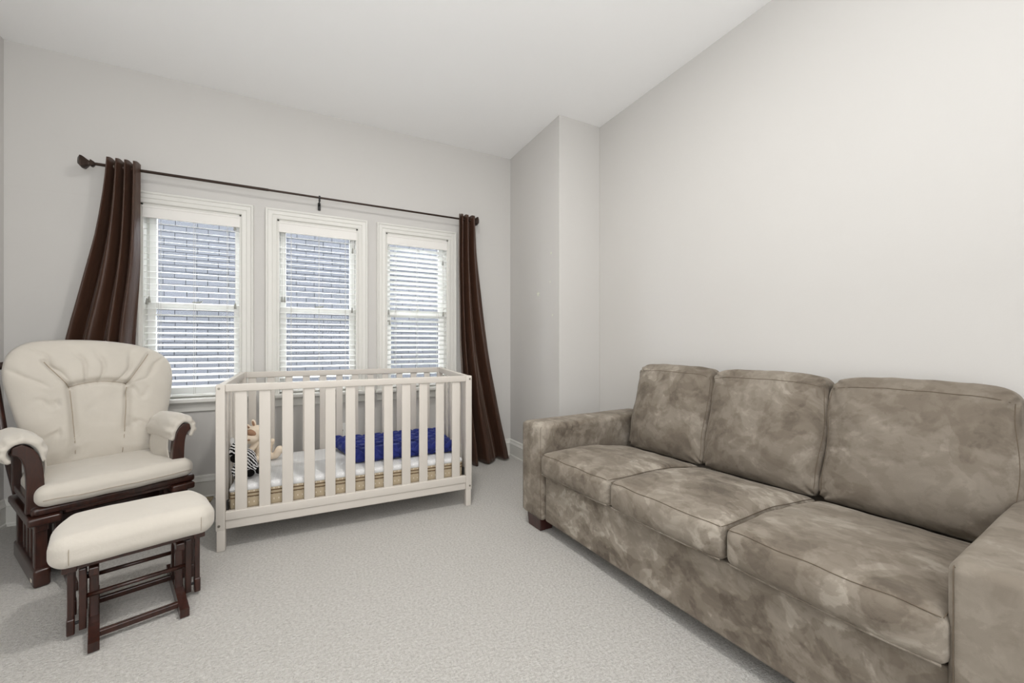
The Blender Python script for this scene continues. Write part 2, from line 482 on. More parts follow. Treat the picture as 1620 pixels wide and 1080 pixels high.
def blind(x0, x1, tilt, label, tassels):
    yb = YW+.038; L = x1-x0-.030; xm = (x0+x1)/2
    root = tag(empty('window_blind', (xm, yb, ZT-.016)), label, 'blind', 'white slatted blinds in the three windows')
    inv = Matrix.Translation(-root.location)
    def P(o, par=root):
        o.parent = par
        if par is root: o.matrix_parent_inverse = inv
        return o
    v = MB(); vx0, vx1 = x0+.009, x1-.009
    v.box((vx0, YW-.006, ZT-.098), (vx1, YW+.006, ZT-.016), .004, seg=2)
    v.box((vx0, YW-.010, ZT-.030), (vx1, YW+.001, ZT-.016), .003); v.box((vx0, YW-.009, ZT-.098), (vx1, YW+.001, ZT-.088), .003)
    P(v.build('valance', 'valance'))
    P(MB().box((x0+.016, yb-.024, ZT-.060), (x1-.016, yb+.024, ZT-.016), .002).build('headrail', 'blind'))
    top = ZT-.080; bot = ZB+.058; n = int(round((top-bot)/.0428)); pitch = (top-bot)/n
    me = slat_me(L)
    for i in range(1, n):
        s = link('slat', me); s.location = (xm, yb, top-i*pitch); s.rotation_euler = (tilt+random.uniform(-.015, .015), random.uniform(-.0016, .0016), 0)
        P(s)
    P(MB().box((xm-L/2, yb-.025, bot-.026), (xm+L/2, yb+.025, bot-.010), .004, seg=2).build('bottom_rail', 'blind'))
    for fx in (.16, .5, .84):
        x = x0+(x1-x0)*fx; c = MB()
        dz = .026*math.tan(tilt)
        for yy, zz in ((yb-.0262, -dz), (yb+.0262, dz)):
            c.tube([(x, yy, ZT-.06), (x, yy, bot-.01)], .0011, 5)
        P(c.build('ladder_cord', 'cord'))
    for fx, zt in tassels:
        x = x0+(x1-x0)*fx; y = YW+.0005-.012+.008
        c = P(MB().tube([(x, yb-.029, ZT-.09), (x+.001, yb-.030, zt+.04)], .0010, 5).build('pull_cord', 'cord'))
        t = MB().tube([(x, yb-.030, zt+.043), (x, yb-.030, zt+.036), (x, yb-.030, zt+.004), (x, yb-.030, zt)], [.003, .0048, .0088, .0070], 10).build('tassel', 'tassel', c)
    return root
blind(*WIN[0], math.radians(11.5), 'white slatted blind nearest the left curtain, slats nearly open', [(.925, 1.945), (.93, 1.365), (.055, 1.375), (.075, 1.39)])
blind(*WIN[1], math.radians(11.5), 'white slatted blind in the middle window, slats nearly open', [(.93, 1.86), (.925, 1.365), (.055, 1.43), (.085, 1.43)])
blind(*WIN[2], math.radians(-17), 'white slatted blind beside the right curtain, slats tilted half shut', [(.915, 1.83), (.92, 1.36), (.045, 1.36), (.06, 1.27)])

# ------------------------------------------------------------------ brick wall outside
st(bx('ground', (-9, YW+.3, -.75), (9, 14, -.6), 'ground', r=.001))
YN = 8.8
wo = st(bx('wall_outside', (-5.6, YN+.012, -.6), (6.2, YN+.25, 3.75), 'mortar', r=.001))
bw, bh, jn = .300, .103, .008
bme = None
cand = []
row = 0; z = -.3
def seen(x, z):
    """does the ray from the camera to this brick pass through a window opening?"""
    k = (YW+.08)/YN; xx = x*k; zz = CAM_Z+(z-CAM_Z)*k
    return any(a-.03 < xx < b+.03 for a, b in WIN) and ZB-.02 < zz < ZT+.02
rows = []
while z < 3.6:
    x = -3.4+(row % 2)*(bw+jn)/2+random.uniform(-.01, .01)
    while x < 4.2:
        cand.append((x+bw/2, z+bh/2)); x += bw+jn
    z += bh+jn; row += 1
vis = sorted([c for c in cand if seen(*c)], key=lambda c: c[0]**2+(c[1]-CAM_Z)**2+YN**2)[:290]
viss = set(vis)
o = MB().box((-bw/2, -.014, -bh/2), (bw/2, .014, bh/2), .004).build('brick', 'brick'); bme = o.data; bpy.data.objects.remove(o)
for x, z in vis:
    o = link('brick', bme, wo); o.location = (x, YN+.004+random.uniform(-.002, .002), z)
    o.rotation_euler = (0, random.uniform(-.012, .012), random.uniform(-.01, .01))
mb = MB()
V0 = [tuple(p) for p in [(-bw/2, 0, -bh/2), (bw/2, 0, -bh/2), (bw/2, 0, bh/2), (-bw/2, 0, bh/2), (-bw/2, .02, -bh/2), (bw/2, .02, -bh/2), (bw/2, .02, bh/2), (-bw/2, .02, bh/2)]]
F0 = [(0, 1, 2, 3), (5, 4, 7, 6), (4, 0, 3, 7), (1, 5, 6, 2), (3, 2, 6, 7), (4, 5, 1, 0)]
for c in cand:
    if c not in viss: mb.add([(a+c[0], b+YN-.006, d+c[1]) for a, b, d in V0], F0)
o = mb.build('brickwork', 'brick', wo); o['kind'] = 'stuff'

# ------------------------------------------------------------------ curtain rod and curtains
YR = YW-.105; ZR = 2.245
rod = tag(empty('curtain_rod', (0, YR, ZR)), 'thin dark bronze curtain rod with faceted finial above the windows', 'curtain rod')
def rp(mb, name, mat='rod', **k): return mb.build(name, mat, rod, **k)
rp(MB().tube([(-1.20, 0, 0), (-.25, 0, 0)], .0095, 14), 'pole', angle=40)
rp(MB().tube([(-.26, 0, 0), (1.355, 0, 0)], .0078, 14), 'pole', angle=40)
def finial(sgn, x):
    mb = MB(); prof = [(.0, .012), (.012, .021), (.016, .021), (.019, .013), (.026, .016), (.050, .036), (.058, .037), (.072, .020), (.076, .010)]
    V = []
    for d, r in prof:
        rr = r*1.25
        for k in range(8):
            q = PI/4*k; f = 1.0 if k % 2 else .80
            V.append((x+sgn*d, math.cos(q)*rr*f, math.sin(q)*rr*f))
    n = 8; Fc = [(i*n+k, i*n+(k+1) % n, (i+1)*n+(k+1) % n, (i+1)*n+k) for i in range(len(prof)-1) for k in range(n)]
    Fc += [tuple(range(n)), tuple((len(prof)-1)*n+k for k in range(n))]
    rp(mb.add(V, Fc), 'finial')
finial(-1, -1.195); finial(1, 1.352)
rp(MB().tube([(-1.125, 0, 0), (-1.100, 0, 0)], .0125, 14), 'ring', 'ring', angle=40)
def bracket(x):
    b = MB(); b.tube([(x, 0, -.018), (x, .05, -.022), (x, .100, -.035)], .005, 8)
    b.box((x-.010, .094, -.070), (x+.010, .105, -.010), .002); b.tube([(x-.006, 0, 0), (x+.006, 0, 0)], .0155, 14)
    b.box((x-.007, -.012, -.030), (x+.007, .014, -.012), .003)
    rp(b, 'bracket', 'black')
bracket(-1.085); bracket(.090); bracket(1.30)

def curtain(name, xl, xr, ncyc, amp, phase, label, zb, yoff=None, warp=1.0, seed=0):
    """xl(t), xr(t): edges as functions of t (0 top - 1 bottom)"""
    nu, nv = 200, 64; zt = ZR+.040; V = []
    for j in range(nv+1):
        t = j/nv; z = zt+(zb-zt)*t
        a, b = xl(t), xr(t)
        for i in range(nu+1):
            u = i/nu
            uu = u**warp+(.05*math.sin(4.2*u+2.2*t+seed)+.02*math.sin(11*u-3*t))*min(1, t*3)
            ph = 2*PI*ncyc*uu+phase
            A = amp(t)*(1+.35*math.sin(3.1*u+seed+2*t)*min(1, 2*t))
            sn = math.sin(ph)
            y = -A*(sn+.16*t*math.sin(2*ph+1))
            x = a+(b-a)*u
            nz = fbm(u*5+seed, z*1.1, seed, 1.0, 3)
            y += .016*nz*t + (yoff(t, u) if yoff else 0)
            zz = z+(.004*math.cos(2*ph) if j == 0 else 0)
            if j == nv: zz += .010*math.sin(3*u+seed)
            V.append((x, YR+y, max(.004, zz)))
    n = nu+1; Fc = [(j*n+i, j*n+i+1, (j+1)*n+i+1, (j+1)*n+i) for j in range(nv) for i in range(nu)]
    o = MB().add(V, Fc).build(name, 'satin', smooth=True)
    sd = o.modifiers.new('thickness', 'SOLIDIFY'); sd.thickness = .0022; sd.offset = 0
    tag(o, label, 'curtain', 'brown curtains on the rod')
    return o
def lerp(pts):
    def f(t):
        for (a, b), (c, d) in zip(pts, pts[1:]):
            if t <= c: return b+(d-b)*((t-a)/(c-a))
        return pts[-1][1]
    def g(t):   # smoothed
        return (f(max(0, t-.05))+f(t)*2+f(min(1, t+.05)))/4
    return g
cl = curtain('curtain', lerp([(0, -1.122), (.10, -1.138), (.22, -1.173), (.42, -1.270), (.5, -1.315), (1, -1.49)]),
        lerp([(0, -.972), (.3, -.975), (.5, -1.003), (1, -1.02)]), 3.6, lambda t: .034+.022*t, .4,
        'dark brown satin curtain hanging behind the rocking chair', .012, yoff=lambda t, u: -.030, seed=2.0)
MB().tube([(-1.128, YR, ZR), (-.990, YR, ZR)], .0125, 12).build('rod_pocket', 'satin', cl, smooth=True)
cr = curtain('curtain', lerp([(0, 1.235), (.2, 1.225), (.5, 1.235), (.75, 1.27), (1, 1.325)]),
        lerp([(0, 1.385), (.15, 1.395), (.4, 1.45), (.6, 1.515), (.8, 1.61), (1, 1.72)]), 3.1, lambda t: .026+.026*t, 2.6,
        'dark brown satin curtain swept out onto the carpet near the pier', .010,
        yoff=lambda t, u: -.012-.03*t, warp=.72, seed=5.0)
def grommets(cur, xs):
    for x in xs:
        mb = MB(); pts = [(x+.004*math.cos(q)*0, YR+.017*math.cos(q), ZR+.017*math.sin(q)) for q in [2*PI*k/14 for k in range(15)]]
        mb.tube(pts, .0042, 6, cap=False).build('grommet', 'black', cur)
grommets(cr, [1.268, 1.378])

# ------------------------------------------------------------------ small wall and floor fittings
pl = tag(empty('wall_plate', (.262, YW, .398)), 'small white wall plate with a brass jack behind the crib', 'wall plate')
MB().box((-.036, -.006, -.058), (.036, 0, .058), .004, seg=2).build('plate', 'plate', pl)
MB().tube([(0, -.016, 0), (0, -.005, 0)], .0055, 10).build('jack', 'brass', pl)
for zz in (-.042, .042): MB().tube([(0, -.0075, zz), (0, -.005, zz)], .003, 8).build('screw', 'plate', pl)

vn = tag(empty('floor_vent', (-.76, 3.495, 0)), 'beige metal floor register set in the carpet by the window wall', 'vent')
vm = MB(); a, b = .165, .056
vm.box((-a, -b, .001), (a, -b+.022, .010), .003); vm.box((-a, b-.022, .001), (a, b, .010), .003)
vm.box((-a, -b, .001), (-a+.026, b, .010), .003); vm.box((a-.026, -b, .001), (a, b, .010), .003)
vm.build('frame', 'vent', vn)
bx('well', (-a+.02, -b+.02, .0005), (a-.02, b-.02, .002), 'vent_dark', vn)
lo = MB().box((-.003, -b+.02, .0025), (.003, b-.02, .0095), .001).build('louver', 'vent', vn); lo.location.x = -a+.04
for k in range(1, 15):
    c = lo.copy(); COL.objects.link(c); c.parent = vn; c.location.x = -a+.04+k*.0178

def star(y, z, r, label):
    V = []; V2 = []
    for k in range(10):
        q = PI/2+PI/5*k; rr = r if k % 2 == 0 else r*.42
        V.append((XP-.0015, y+rr*math.cos(q), z+rr*math.sin(q))); V2.append((XP, y+rr*math.cos(q), z+rr*math.sin(q)))
    c = len(V); Fc = [(i, (i+1) % c, c+(i+1) % c, c+i) for i in range(c)]
    V3 = V+V2+[(XP-.002, y, z)]
    Fc += [(i, (i+1) % c, 2*c) for i in range(c)]
    tag(MB().add(V3, Fc).build('star_sticker', 'sticker'), label, 'sticker', 'pale star stickers on the pier')
star(3.03, 1.545, .026, 'pale star sticker on the pier, biggest of the few')
star(2.82, 1.863, .014, 'tiny pale star sticker on the pier, highest near its edge')
star(2.80, 1.345, .012, 'tiny pale star sticker on the pier, lowest near its edge')
star(2.835, 1.625, .010, 'tiny pale star sticker on the pier, midway near its edge')

# ------------------------------------------------------------------ sofa
sofa = tag(empty('sofa', (1.187, 2.185, 0), math.radians(-86.2)), 'brown suede three-seat sofa against the right wall', 'sofa')
LS = 2.045; AW = .21
def rpart(name, lo, hi, r, n, mat, deform=None, parent=None, seg=4):
    c = Vector([(a+b)/2 for a, b in zip(lo, hi)]); hd = [(b-a)/2 for a, b in zip(lo, hi)]
    V, Fc = rbox(hd, r, n, seg, deform)
    V = [Vector(p)+c for p in V]
    return MB().add(V, Fc).build(name, mat, parent or sofa, smooth=True)
def seam(pts, parent, mat='thread', r=.0012, name='seam'):
    return MB().tube(pts, r, 6).build(name, mat, parent, smooth=True)
def arm(s0, zt):
    def d(x, y, z):
        k = max(0, z/.27)
        return (x, y, z+.006*(1-(x/.105)**2)*(1 if z > .2 else 0)+.002*fbm(x, y, z+s0, 6))
    o = rpart('arm', (s0, 0, .078), (s0+AW, .93, zt), .028, (8, 26, 16), 'suede' if s0 < 1 else 'suede_e', d)
    zt = zt-.004
    for sx in (s0+.012, s0+AW-.012):
        seam([(sx, .008, zt-.008), (sx, .92, zt-.006)], o)
        seam([(sx, .004, .09), (sx, .0035, .3), (sx, .004, zt-.02), (sx, .008, zt-.008)], o)
    seam([(s0+.012, .008, zt-.010), (s0+AW-.012, .008, zt-.010)], o)
    return o
arm(0, .632); arm(LS-AW-.012, .606)
rpart('base', (AW+.002, .022, .078), (LS-AW-.002, .90, .347), .012, (30, 12, 6), 'suede_b', lambda x, y, z: (x, y-.004*math.sin(x*3+1)*(1 if y < 0 else 0), z))
def bd(x, y, z): return (x, y+max(0, z)*.05, z)
rpart('back_frame', (AW+.002, .74, .080), (LS-AW-.002, .925, .74), .04, (20, 4, 8), 'suede', bd)
edges = [AW+.003, .757, 1.300, LS-AW-.003]
for i in range(3):
    a, b = edges[i]+.002, edges[i+1]-.002
    hx = (b-a)/2; hy = .35; hz = .066
    def d(x, y, z, i=i, hx=hx, hy=hy, hz=hz):
        u, v = x/hx, y/hy
        top = max(0, z/hz)
        crown = (1-u**4)*(1-v**4)
        z2 = z+top*(.020*crown-.050*max(0, v+.2)**1.3/1.27)-.004*max(0, -z/hz)*(1-u*u)
        fr = max(0, -v-.55)/.45
        y2 = y-fr*.016*(1-(z/hz)**2)*(1-u**4)
        x2 = x
        z2 += .005*fbm(x+i*3, y, z, 7)*top
        dl = top*max(0, -v)*.0025*math.sin(u*9+i)
        return (x2, y2, z2+dl)
    o = rpart('seat_cushion', (a, -.012, .350), (b, .688, .482), .032, (22, 26, 5), ('suede_b', 'suede_c', 'suede')[i], d, seg=4)
    cx, cy, cz = (a+b)/2, .338, .416
    def P(x, y, z):
        q = d(x, y, z); return (q[0]+cx, q[1]+cy, q[2]+cz)
    K = 24
    seam([P((-1+2*k/K)*(hx-.012), -hy+.0085-.0008, hz-.0085) for k in range(K+1)], o)
    seam([P((-1+2*k/K)*(hx-.012), -hy+.006, -hz+.0105) for k in range(K+1)], o, 'suede', .0034, 'piping')
    for sg in (-1, 1):
        seam([P(sg*(hx-.0085), -hy+.010+k/K*(2*hy-.03), hz-.0085) for k in range(K+1)], o)
def back_cushion(i, a, b, ztop):
    hx, hy, hz = (b-a)/2, .105, (ztop-.428)/2
    cz = .428+hz
    lean = math.radians(13)
    def d(x, y, z):
        u, v, wz = x/hx, y/hy, z/hz
        cr = max(0, 1-abs(u)**3.2)*max(0, 1-abs(wz)**3.0)
        y2 = y*(.60+.66*cr)                      # pinched edges, full middle
        up = max(0, wz)
        z2 = z-(abs(u)**7)*.024*up + .006*(1-u*u)*up*abs(wz)
        x2 = x*(1-.035*max(0, wz)**2-.02*max(0, -wz)**3) + .006*math.sin(wz*4+i)
        # gathers radiating from the corners
        cd = min(math.hypot(abs(u)-1, abs(wz)-1)*1.2, 1)
        g = math.sin(math.atan2(abs(wz)-1.05, abs(u)-1.05)*13+i)*.0085*(1-cd)**1.2
        y2 += (g+.010*fbm(x*1.1+i*4, z, i, 5.5))*(1 if y < 0 else .3)
        z2 += .006*fbm(x+i*7, 0, 3, 6)*up
        yy = y2*math.cos(lean)+z2*math.sin(lean); zz = z2*math.cos(lean)-y2*math.sin(lean)*.6
        return (x2, yy, zz)
    cy = .630+.060+hz*math.sin(lean)+.032
    c = Vector(((a+b)/2, cy, cz))
    V, Fc = rbox([hx, hy, hz], .042, (26, 4, 26), 5, d)
    o = MB().add([Vector(p)+c for p in V], Fc).build('back_cushion', ('suede_d', 'suede_e', 'suede_d')[i], sofa, smooth=True)
    K = 22
    def P(x, y, z): return Vector(d(x, y, z))+c
    e = .0125
    seam([P((-1+2*k/K)*(hx-.02), -hy-.0012, hz-.046) for k in range(K+1)], o)
    for sg in (-1, 1):
        seam([P(sg*(hx-e), -hy+e-.0008, -hz+.02+(2*hz-.066)*k/K) for k in range(K+1)], o)
    return o
back_cushion(0, AW+.028, .770, .972)
back_cushion(1, .760, 1.312, .965)
back_cushion(2, 1.306, LS-AW+.01, .962)
for s0, d0 in ((.03, .022), (LS-.17, .022), (.03, .80), (LS-.17, .80)):
    f = MB(); V, Fc = rbox([.07, .05, .041], .004); f.add([(x*(1-.12*max(0, -z/.041))+s0+.07, y*(1-.12*max(0, -z/.041))+d0+.05, z+.041) for x, y, z in V], Fc)
    f.build('foot', 'foot_wood', sofa)

# ------------------------------------------------------------------ crib
CL, CD = 1.437, .745; ZF, ZK = .888, .910
crib = tag(empty('crib', (-.4285, 2.597, 0), math.radians(-1.1)), 'white wooden slatted crib standing in front of the windows', 'crib')
def cp(name, lo, hi, r=.004, par=crib, mat='crib'): return MB().box(lo, hi, r, seg=2).build(name, mat, par, angle=35)
PW = .042
for x in (0, CL-PW):
    for y, zt in ((0, ZF), (CD-PW, ZK)):
        inn = .010 if x > 0 else 0
        o = MB().box((x, y, .11), (x+PW, y+PW, zt), .004, seg=2).box((x+(0 if x > 0 else .004), y, 0), (x+PW-(.006 if x > 0 else 0), y+PW, .112), .004, seg=2).build('post', 'crib', crib, angle=35)
        if y == 0:
            for zb in (zt-.022, .137):
                MB().tube([(x+PW/2-(.006 if x == 0 else -.006), -.002, zb), (x+PW/2-(.006 if x == 0 else -.006), .004, zb)], .0065, 12).tube([(x+PW/2-(.006 if x == 0 else -.006), -.003, zb), (x+PW/2-(.006 if x == 0 else -.006), -.002, zb)], .0035, 6).build('bolt', 'bolt', o)
for y, zt in ((.004, ZF), (CD-.034, ZK)):
    cp('top_rail', (PW, y-.002, zt-.040), (CL-PW, y+.028, zt))
    cp('bottom_rail', (PW, y-.002, .160), (CL-PW, y+.028, .207))
    cp('lower_rail', (PW, y+.004, .113), (CL-PW, y+.026, .159))
for x in (.006, CL-PW+.006):
    V = MB(); d0, d1 = PW, CD-PW
    z0, z1 = ZF, ZK
    v, f = rbox([.015, (d1-d0)/2, .020], .004, seg=2)
    o = MB().add([(a+x+.015, b+(d0+d1)/2, c-.020+z0+(z1-z0)*((b+(d1-d0)/2)/(d1-d0))) for a, b, c in v], f).build('side_top_rail', 'crib', crib, angle=35)
    cp('side_bottom_rail', (x, PW, .130), (x+.030, CD-PW, .207))
sl = None
x0 = .0845; pit = .1105; sw = .055
for back in (0, 1):
    zt = ZK if back else ZF
    me = None
    for i in range(12):
        x = (.050+i*.1118+.005) if back else x0+i*pit
        if me is None:
            wd = .046 if back else sw
            o = MB().box((-wd/2, -.007, .200), (wd/2, .007, zt-.036), .003, seg=2).build('slat', 'crib', crib, angle=35); me = o.data
        else: o = link('slat', me, crib)
        o.location = (x+(.0225 if back else sw/2), (CD-.020) if back else .017, 0)
me = None
for x in (.021, CL-PW+.021):
    for i in range(6):
        y = PW+.062+i*.1075
        if me is None:
            o = MB().box((-.007, -sw/2, .200), (.007, sw/2, ZF-.036), .003, seg=2).build('side_slat', 'crib', crib, angle=35); me = o.data
        else: o = link('side_slat', me, crib)
        o.location = (x, y, 0)
cp('mattress_support', (PW, .032, .168), (CL-PW, CD-.036, .190), .003)
for x, sg in ((PW+.004, 1), (CL-PW-.004, -1)):
    MB().box((x-.005, .034, .196), (x+.005, .060, .255), .002).box((x-.004+sg*.010-.010, .034, .192), (x-.004+sg*.010+.016, .060, .199), .002).build('support_bracket', 'black', crib)

# mattress
mt = tag(empty('crib_mattress', (-.4285, 2.597, 0), math.radians(-1.1)), 'white and tan crib mattress lying inside the white crib', 'mattress')
ma, mb_ = (PW+.012, .042), (CL-PW-.012, CD-.046); mz0, mz1 = .192, .330
cx, cy, cz = (ma[0]+mb_[0])/2, (ma[1]+mb_[1])/2, (mz0+mz1)/2
hd = [(mb_[0]-ma[0])/2, (mb_[1]-ma[1])/2, (mz1-mz0)/2]
V, Fc = rbox([hd[0], hd[1], hd[2]-.008], .018, (20, 12, 4), 3)
MB().add([(x+cx, y+cy, z+cz-.008) for x, y, z in V], Fc).build('side_border', 'mat_side', mt, smooth=True)
def td(x, y, z):
    return (x, y, z+(.004*fbm(x, y, 1, 5) if z > 0 else 0)-(.010*((x/hd[0])**8+(y/hd[1])**8)/2 if z > 0 else 0))
V, Fc = rbox([hd[0]+.003, hd[1]+.003, .022], .018, (30, 16, 1), 4, td)
MB().add([(x+cx, y+cy, z+mz1-.020) for x, y, z in V], Fc).build('top_panel', 'mat_top', mt, smooth=True)
def ring(z, off, r):
    pts = []; R = .018
    for sx, sy, a0 in ((1, -1, -90), (1, 1, 0), (-1, 1, 90), (-1, -1, 180)):
        for k in range(5):
            q = math.radians(a0+k*22.5)
            pts.append((cx+sx*(hd[0]-R)+math.cos(q)*(R+off), cy+sy*(hd[1]-R)+math.sin(q)*(R+off), z))
    return pts+[pts[0]]
for z in (.281, .262): MB().tube(ring(z, .0005, .003), .0032, 6, cap=False).build('piping', 'piping_brown', mt, smooth=True)
MB().tube(ring(.198, .0005, .003), .0032, 6, cap=False).build('piping', 'mat_side', mt, smooth=True)

# quilted blue pad
qd = tag(empty('quilted_pad', (.606, 2.975, .335), math.radians(-2.0)), 'royal blue diamond-quilted pad folded on the crib mattress', 'pad')
def qh(x, y):
    k = PI/.105
    a = abs(math.sin((x+y*1.15)*k)); b = abs(math.sin((x-y*1.15)*k))
    return min(1, min(a, b)*1.5)**.75
def qdeform(x, y, z):
    u, v = x/.345, y/.235
    top = max(0, z/.032)
    q = qh(x+.012*fbm(x, y, 2, 6), y)
    zz = z+top*(.030*q-.010)+.010*(1-u*u)*(1-v*v)*top+.004*fbm(x, y, z, 9)
    yy = y-(.016*(qh(x+.03, z*1.3+.02)-.4) if v < -.9 else 0)+.005*fbm(x, 3, z, 8)
    zz += .012*max(0, v)*(1+.3*math.sin(u*3))+.02*max(0, -u-.6)*max(0, v)
    xx = x-(.012*(qh(y, z*1.3)-.4) if abs(u) > .93 else 0)*(1 if u < 0 else -1)
    xx -= .085*max(0, v+.3)*max(0, -u)
    return (xx, yy, zz)
V, Fc = rbox([.345, .235, .032], .028, (110, 74, 6), 4, qdeform)
MB().add([(x, y, max(.0015, z+.033)) for x, y, z in V], Fc).build('quilt_body', 'quilt', qd, smooth=True)
MB().tube([Vector((x, -.235+.008, .030)) for x in [(-.31+.62*k/20) for k in range(21)]], .002, 6).build('fold_seam', 'quilt', qd, smooth=True)

# ------------------------------------------------------------------ plush toys
def plush(o, vox=.0055):
    r = o.modifiers.new('blend', 'REMESH'); r.mode = 'VOXEL'; r.voxel_size = vox; r.use_smooth_shade = True
    s = o.modifiers.new('soft', 'SMOOTH'); s.iterations = 6; s.factor = .5
def limb(mb, pts, rs, n=12):
    P = [Vector(p) for p in pts]
    out = []; R = []
    for i in range(len(P)-1):
        for k in range(5):
            t = k/5; out.append(P[i].lerp(P[i+1], t)); R.append(rs[i]+(rs[i+1]-rs[i])*t)
    out.append(P[-1]); R.append(rs[-1])
    mb.tube(out, R, n)
    mb.ell(P[-1], (rs[-1],)*3, nu=12, nv=8); mb.ell(P[0], (rs[0],)*3, nu=12, nv=8)
# beige monkey, sitting and slumped, head turned down to its right
mk = tag(empty('plush_monkey', (-.272, 3.13, .334), 0), 'beige plush animal with brown face patch sitting in the crib', 'plush toy')
b = MB()
b.ell((.015, .0, .082), (.056, .052, .080))
b.ell((-.020, -.030, .188), (.060, .055, .052))
b.ell((-.050, -.066, .158), (.044, .036, .030))          # muzzle
limb(b, [(-.02, -.040, .125), (-.055, -.070, .075), (-.020, -.095, .038)], [.020, .018, .016])
limb(b, [(.04, -.01, .12), (.06, -.01, .10), (.068, -.02, .125)], [.018, .016, .017])
limb(b, [(.03, -.02, .028), (.07, -.035, .026), (.090, -.040, .030)], [.026, .022, .020])
limb(b, [(.090, -.040, .030), (.112, -.042, .066)], [.022, .027])
limb(b, [(-.005, -.03, .026), (.005, -.085, .024), (.035, -.115, .030)], [.026, .022, .024])
o = b.build('body', 'plush_beige', mk); plush(o)
b = MB(); b.ell((-.040, -.062, .196), (.036, .030, .022), Matrix.Rotation(.35, 3, 'Y')); o = b.build('face_patch', 'plush_brown', mk, smooth=True)
for ex, ez, rot in ((-.035, .252, -.25), (-.070, .236, -.9)):
    e = MB().ell((ex, -.030, ez), (.013, .010, .027), Matrix.Rotation(rot, 3, 'Y')).build('ear', 'plush_beige', mk, smooth=True)
    MB().ell((ex-.001, -.040, ez), (.007, .003, .018), Matrix.Rotation(rot, 3, 'Y')).build('inner_ear', 'plush_brown', e, smooth=True)
for ex, ey in ((.004, -.084), (-.068, -.082)): MB().ell((ex, ey+.004, .207), (.0052, .005, .0052)).build('eye', 'eye', mk, smooth=True)
MB().ell((-.056, -.101, .160), (.010, .005, .006)).build('nose', 'plush_brown', mk, smooth=True)
# zebra, leaning against the crib end
zb = tag(empty('plush_zebra', (-.334, 2.80, .336), 0), 'black and white striped plush zebra slumped at the crib end', 'plush toy')
b = MB()
b.ell((.020, .03, .075), (.050, .050, .074))
b.ell((-.022, -.022, .150), (.040, .042, .056))
limb(b, [(.03, .02, .10), (.060, .010, .06), (.058, .060, .030)], [.020, .018, .016])
limb(b, [(-.01, -.01, .09), (-.03, -.06, .05), (-.01, -.09, .020)], [.020, .018, .016])
limb(b, [(.03, .02, .03), (.05, .0, .028), (.078, -.01, .026)], [.026, .022, .020])
limb(b, [(.02, .0, .03), (.03, -.02, .028), (.040, -.04, .026)], [.024, .020, .018])
o = b.build('body', 'zebra', zb); plush(o)
b = MB(); b.ell((-.022, -.052, .118), (.030, .030, .026)); b.build('muzzle', 'plush_black', zb, smooth=True)
for k, (hx, hy, hz) in enumerate(((.044, -.055, .024), (-.004, -.100, .022), (.088, -.016, .024))): MB().ell((hx, hy, hz), (.023, .023, .021)).build('hoof', 'plush_black', zb, smooth=True)
for ex in (-.046, .010):
    MB().ell((ex, -.005, .205), (.013, .009, .024), Matrix.Rotation(-.2 if ex < 0 else .3, 3, 'Y')).build('ear', 'plush_white', zb, smooth=True)
for ex in (-.040, .006): MB().ell((ex, -.050, .158), (.0055, .005, .006)).build('eye', 'eye', zb, smooth=True)
mn = MB()
for k in range(6): mn.ell((-.016+.004*k, -.02+.018*k, .202-.004*k*k*.6), (.007, .014, .014))
mn.build('mane', 'plush_black', zb, smooth=True)

# ------------------------------------------------------------------ glider chair
A26 = math.radians(30)
gl = tag(empty('rocking_chair', (-.842, 2.749, 0), A26), 'dark wood gliding rocker with tall cream cushions in the corner', 'chair')
def gp(mb, name, mat='wood', par=gl, **k): return mb.build(name, mat, par, **k)
# base: two side frames
for sg in (-1, 1):
    x = sg*.262-.012
    r = MB(); V, Fc = rbox([.027, .27, .041], .012, seg=3)
    r.add([(a+x, bb+.245, c+.041) for a, bb, c in V], Fc); ro = gp(r, 'base_rail', angle=40)
    if sg < 0: MB().box((x-.0285, .012, .020), (x-.026, .040, .034), .0008).build('maker_tag', 'tag', ro)
    t = MB(); V, Fc = rbox([.052, .275, .018], .010, seg=3)
    t.add([(a+x-sg*.006, bb+.235, c+.302) for a, bb, c in V], Fc); gp(t, 'top_board', angle=40)
    bx('top_rail', (x-.022, -.010, .250), (x+.022, .48, .286), 'wood', gl, .004)
    for k in range(4):
        gp(MB().box((x-.012, .085+k*.085, .078), (x+.012, .117+k*.085, .252), .004), 'side_slat')
    for yy in (.005, .455): gp(MB().box((x-.020, yy, .078), (x+.020, yy+.042, .252), .004), 'side_post')
    # swinging link behind the frame
    gp(MB().box((sg*.205-.012, .09, .055), (sg*.205+.012, .13, .330), .004), 'swing_link')
    gp(MB().box((sg*.205-.012, .33, .055), (sg*.205+.012, .37, .330), .004), 'swing_link')
    rn = MB(); pts = [(.30, .030), (.16, .034), (.02, .058), (-.06, .070), (-.14, .040), (-.20, .016)]
    prof = [(y, z+.022) for y, z in pts]+[(y, max(.002, z-.022)) for y, z in pts[::-1]]
    V = [(sg*.205-.013, y, z) for y, z in prof]+[(sg*.205+.013, y, z) for y, z in prof]; n = len(prof)
    gp(MB().add(V, [(k, (k+1) % n, n+(k+1) % n, n+k) for k in range(n)]+[tuple(range(n)), tuple(range(n, 2*n))]), 'runner')
for yy, zz in ((.10, .055), (.40, .055), (.30, .20)):
    gp(MB().box((-.235, yy, zz-.02), (.235, yy+.030, zz+.02), .004), 'stretcher')
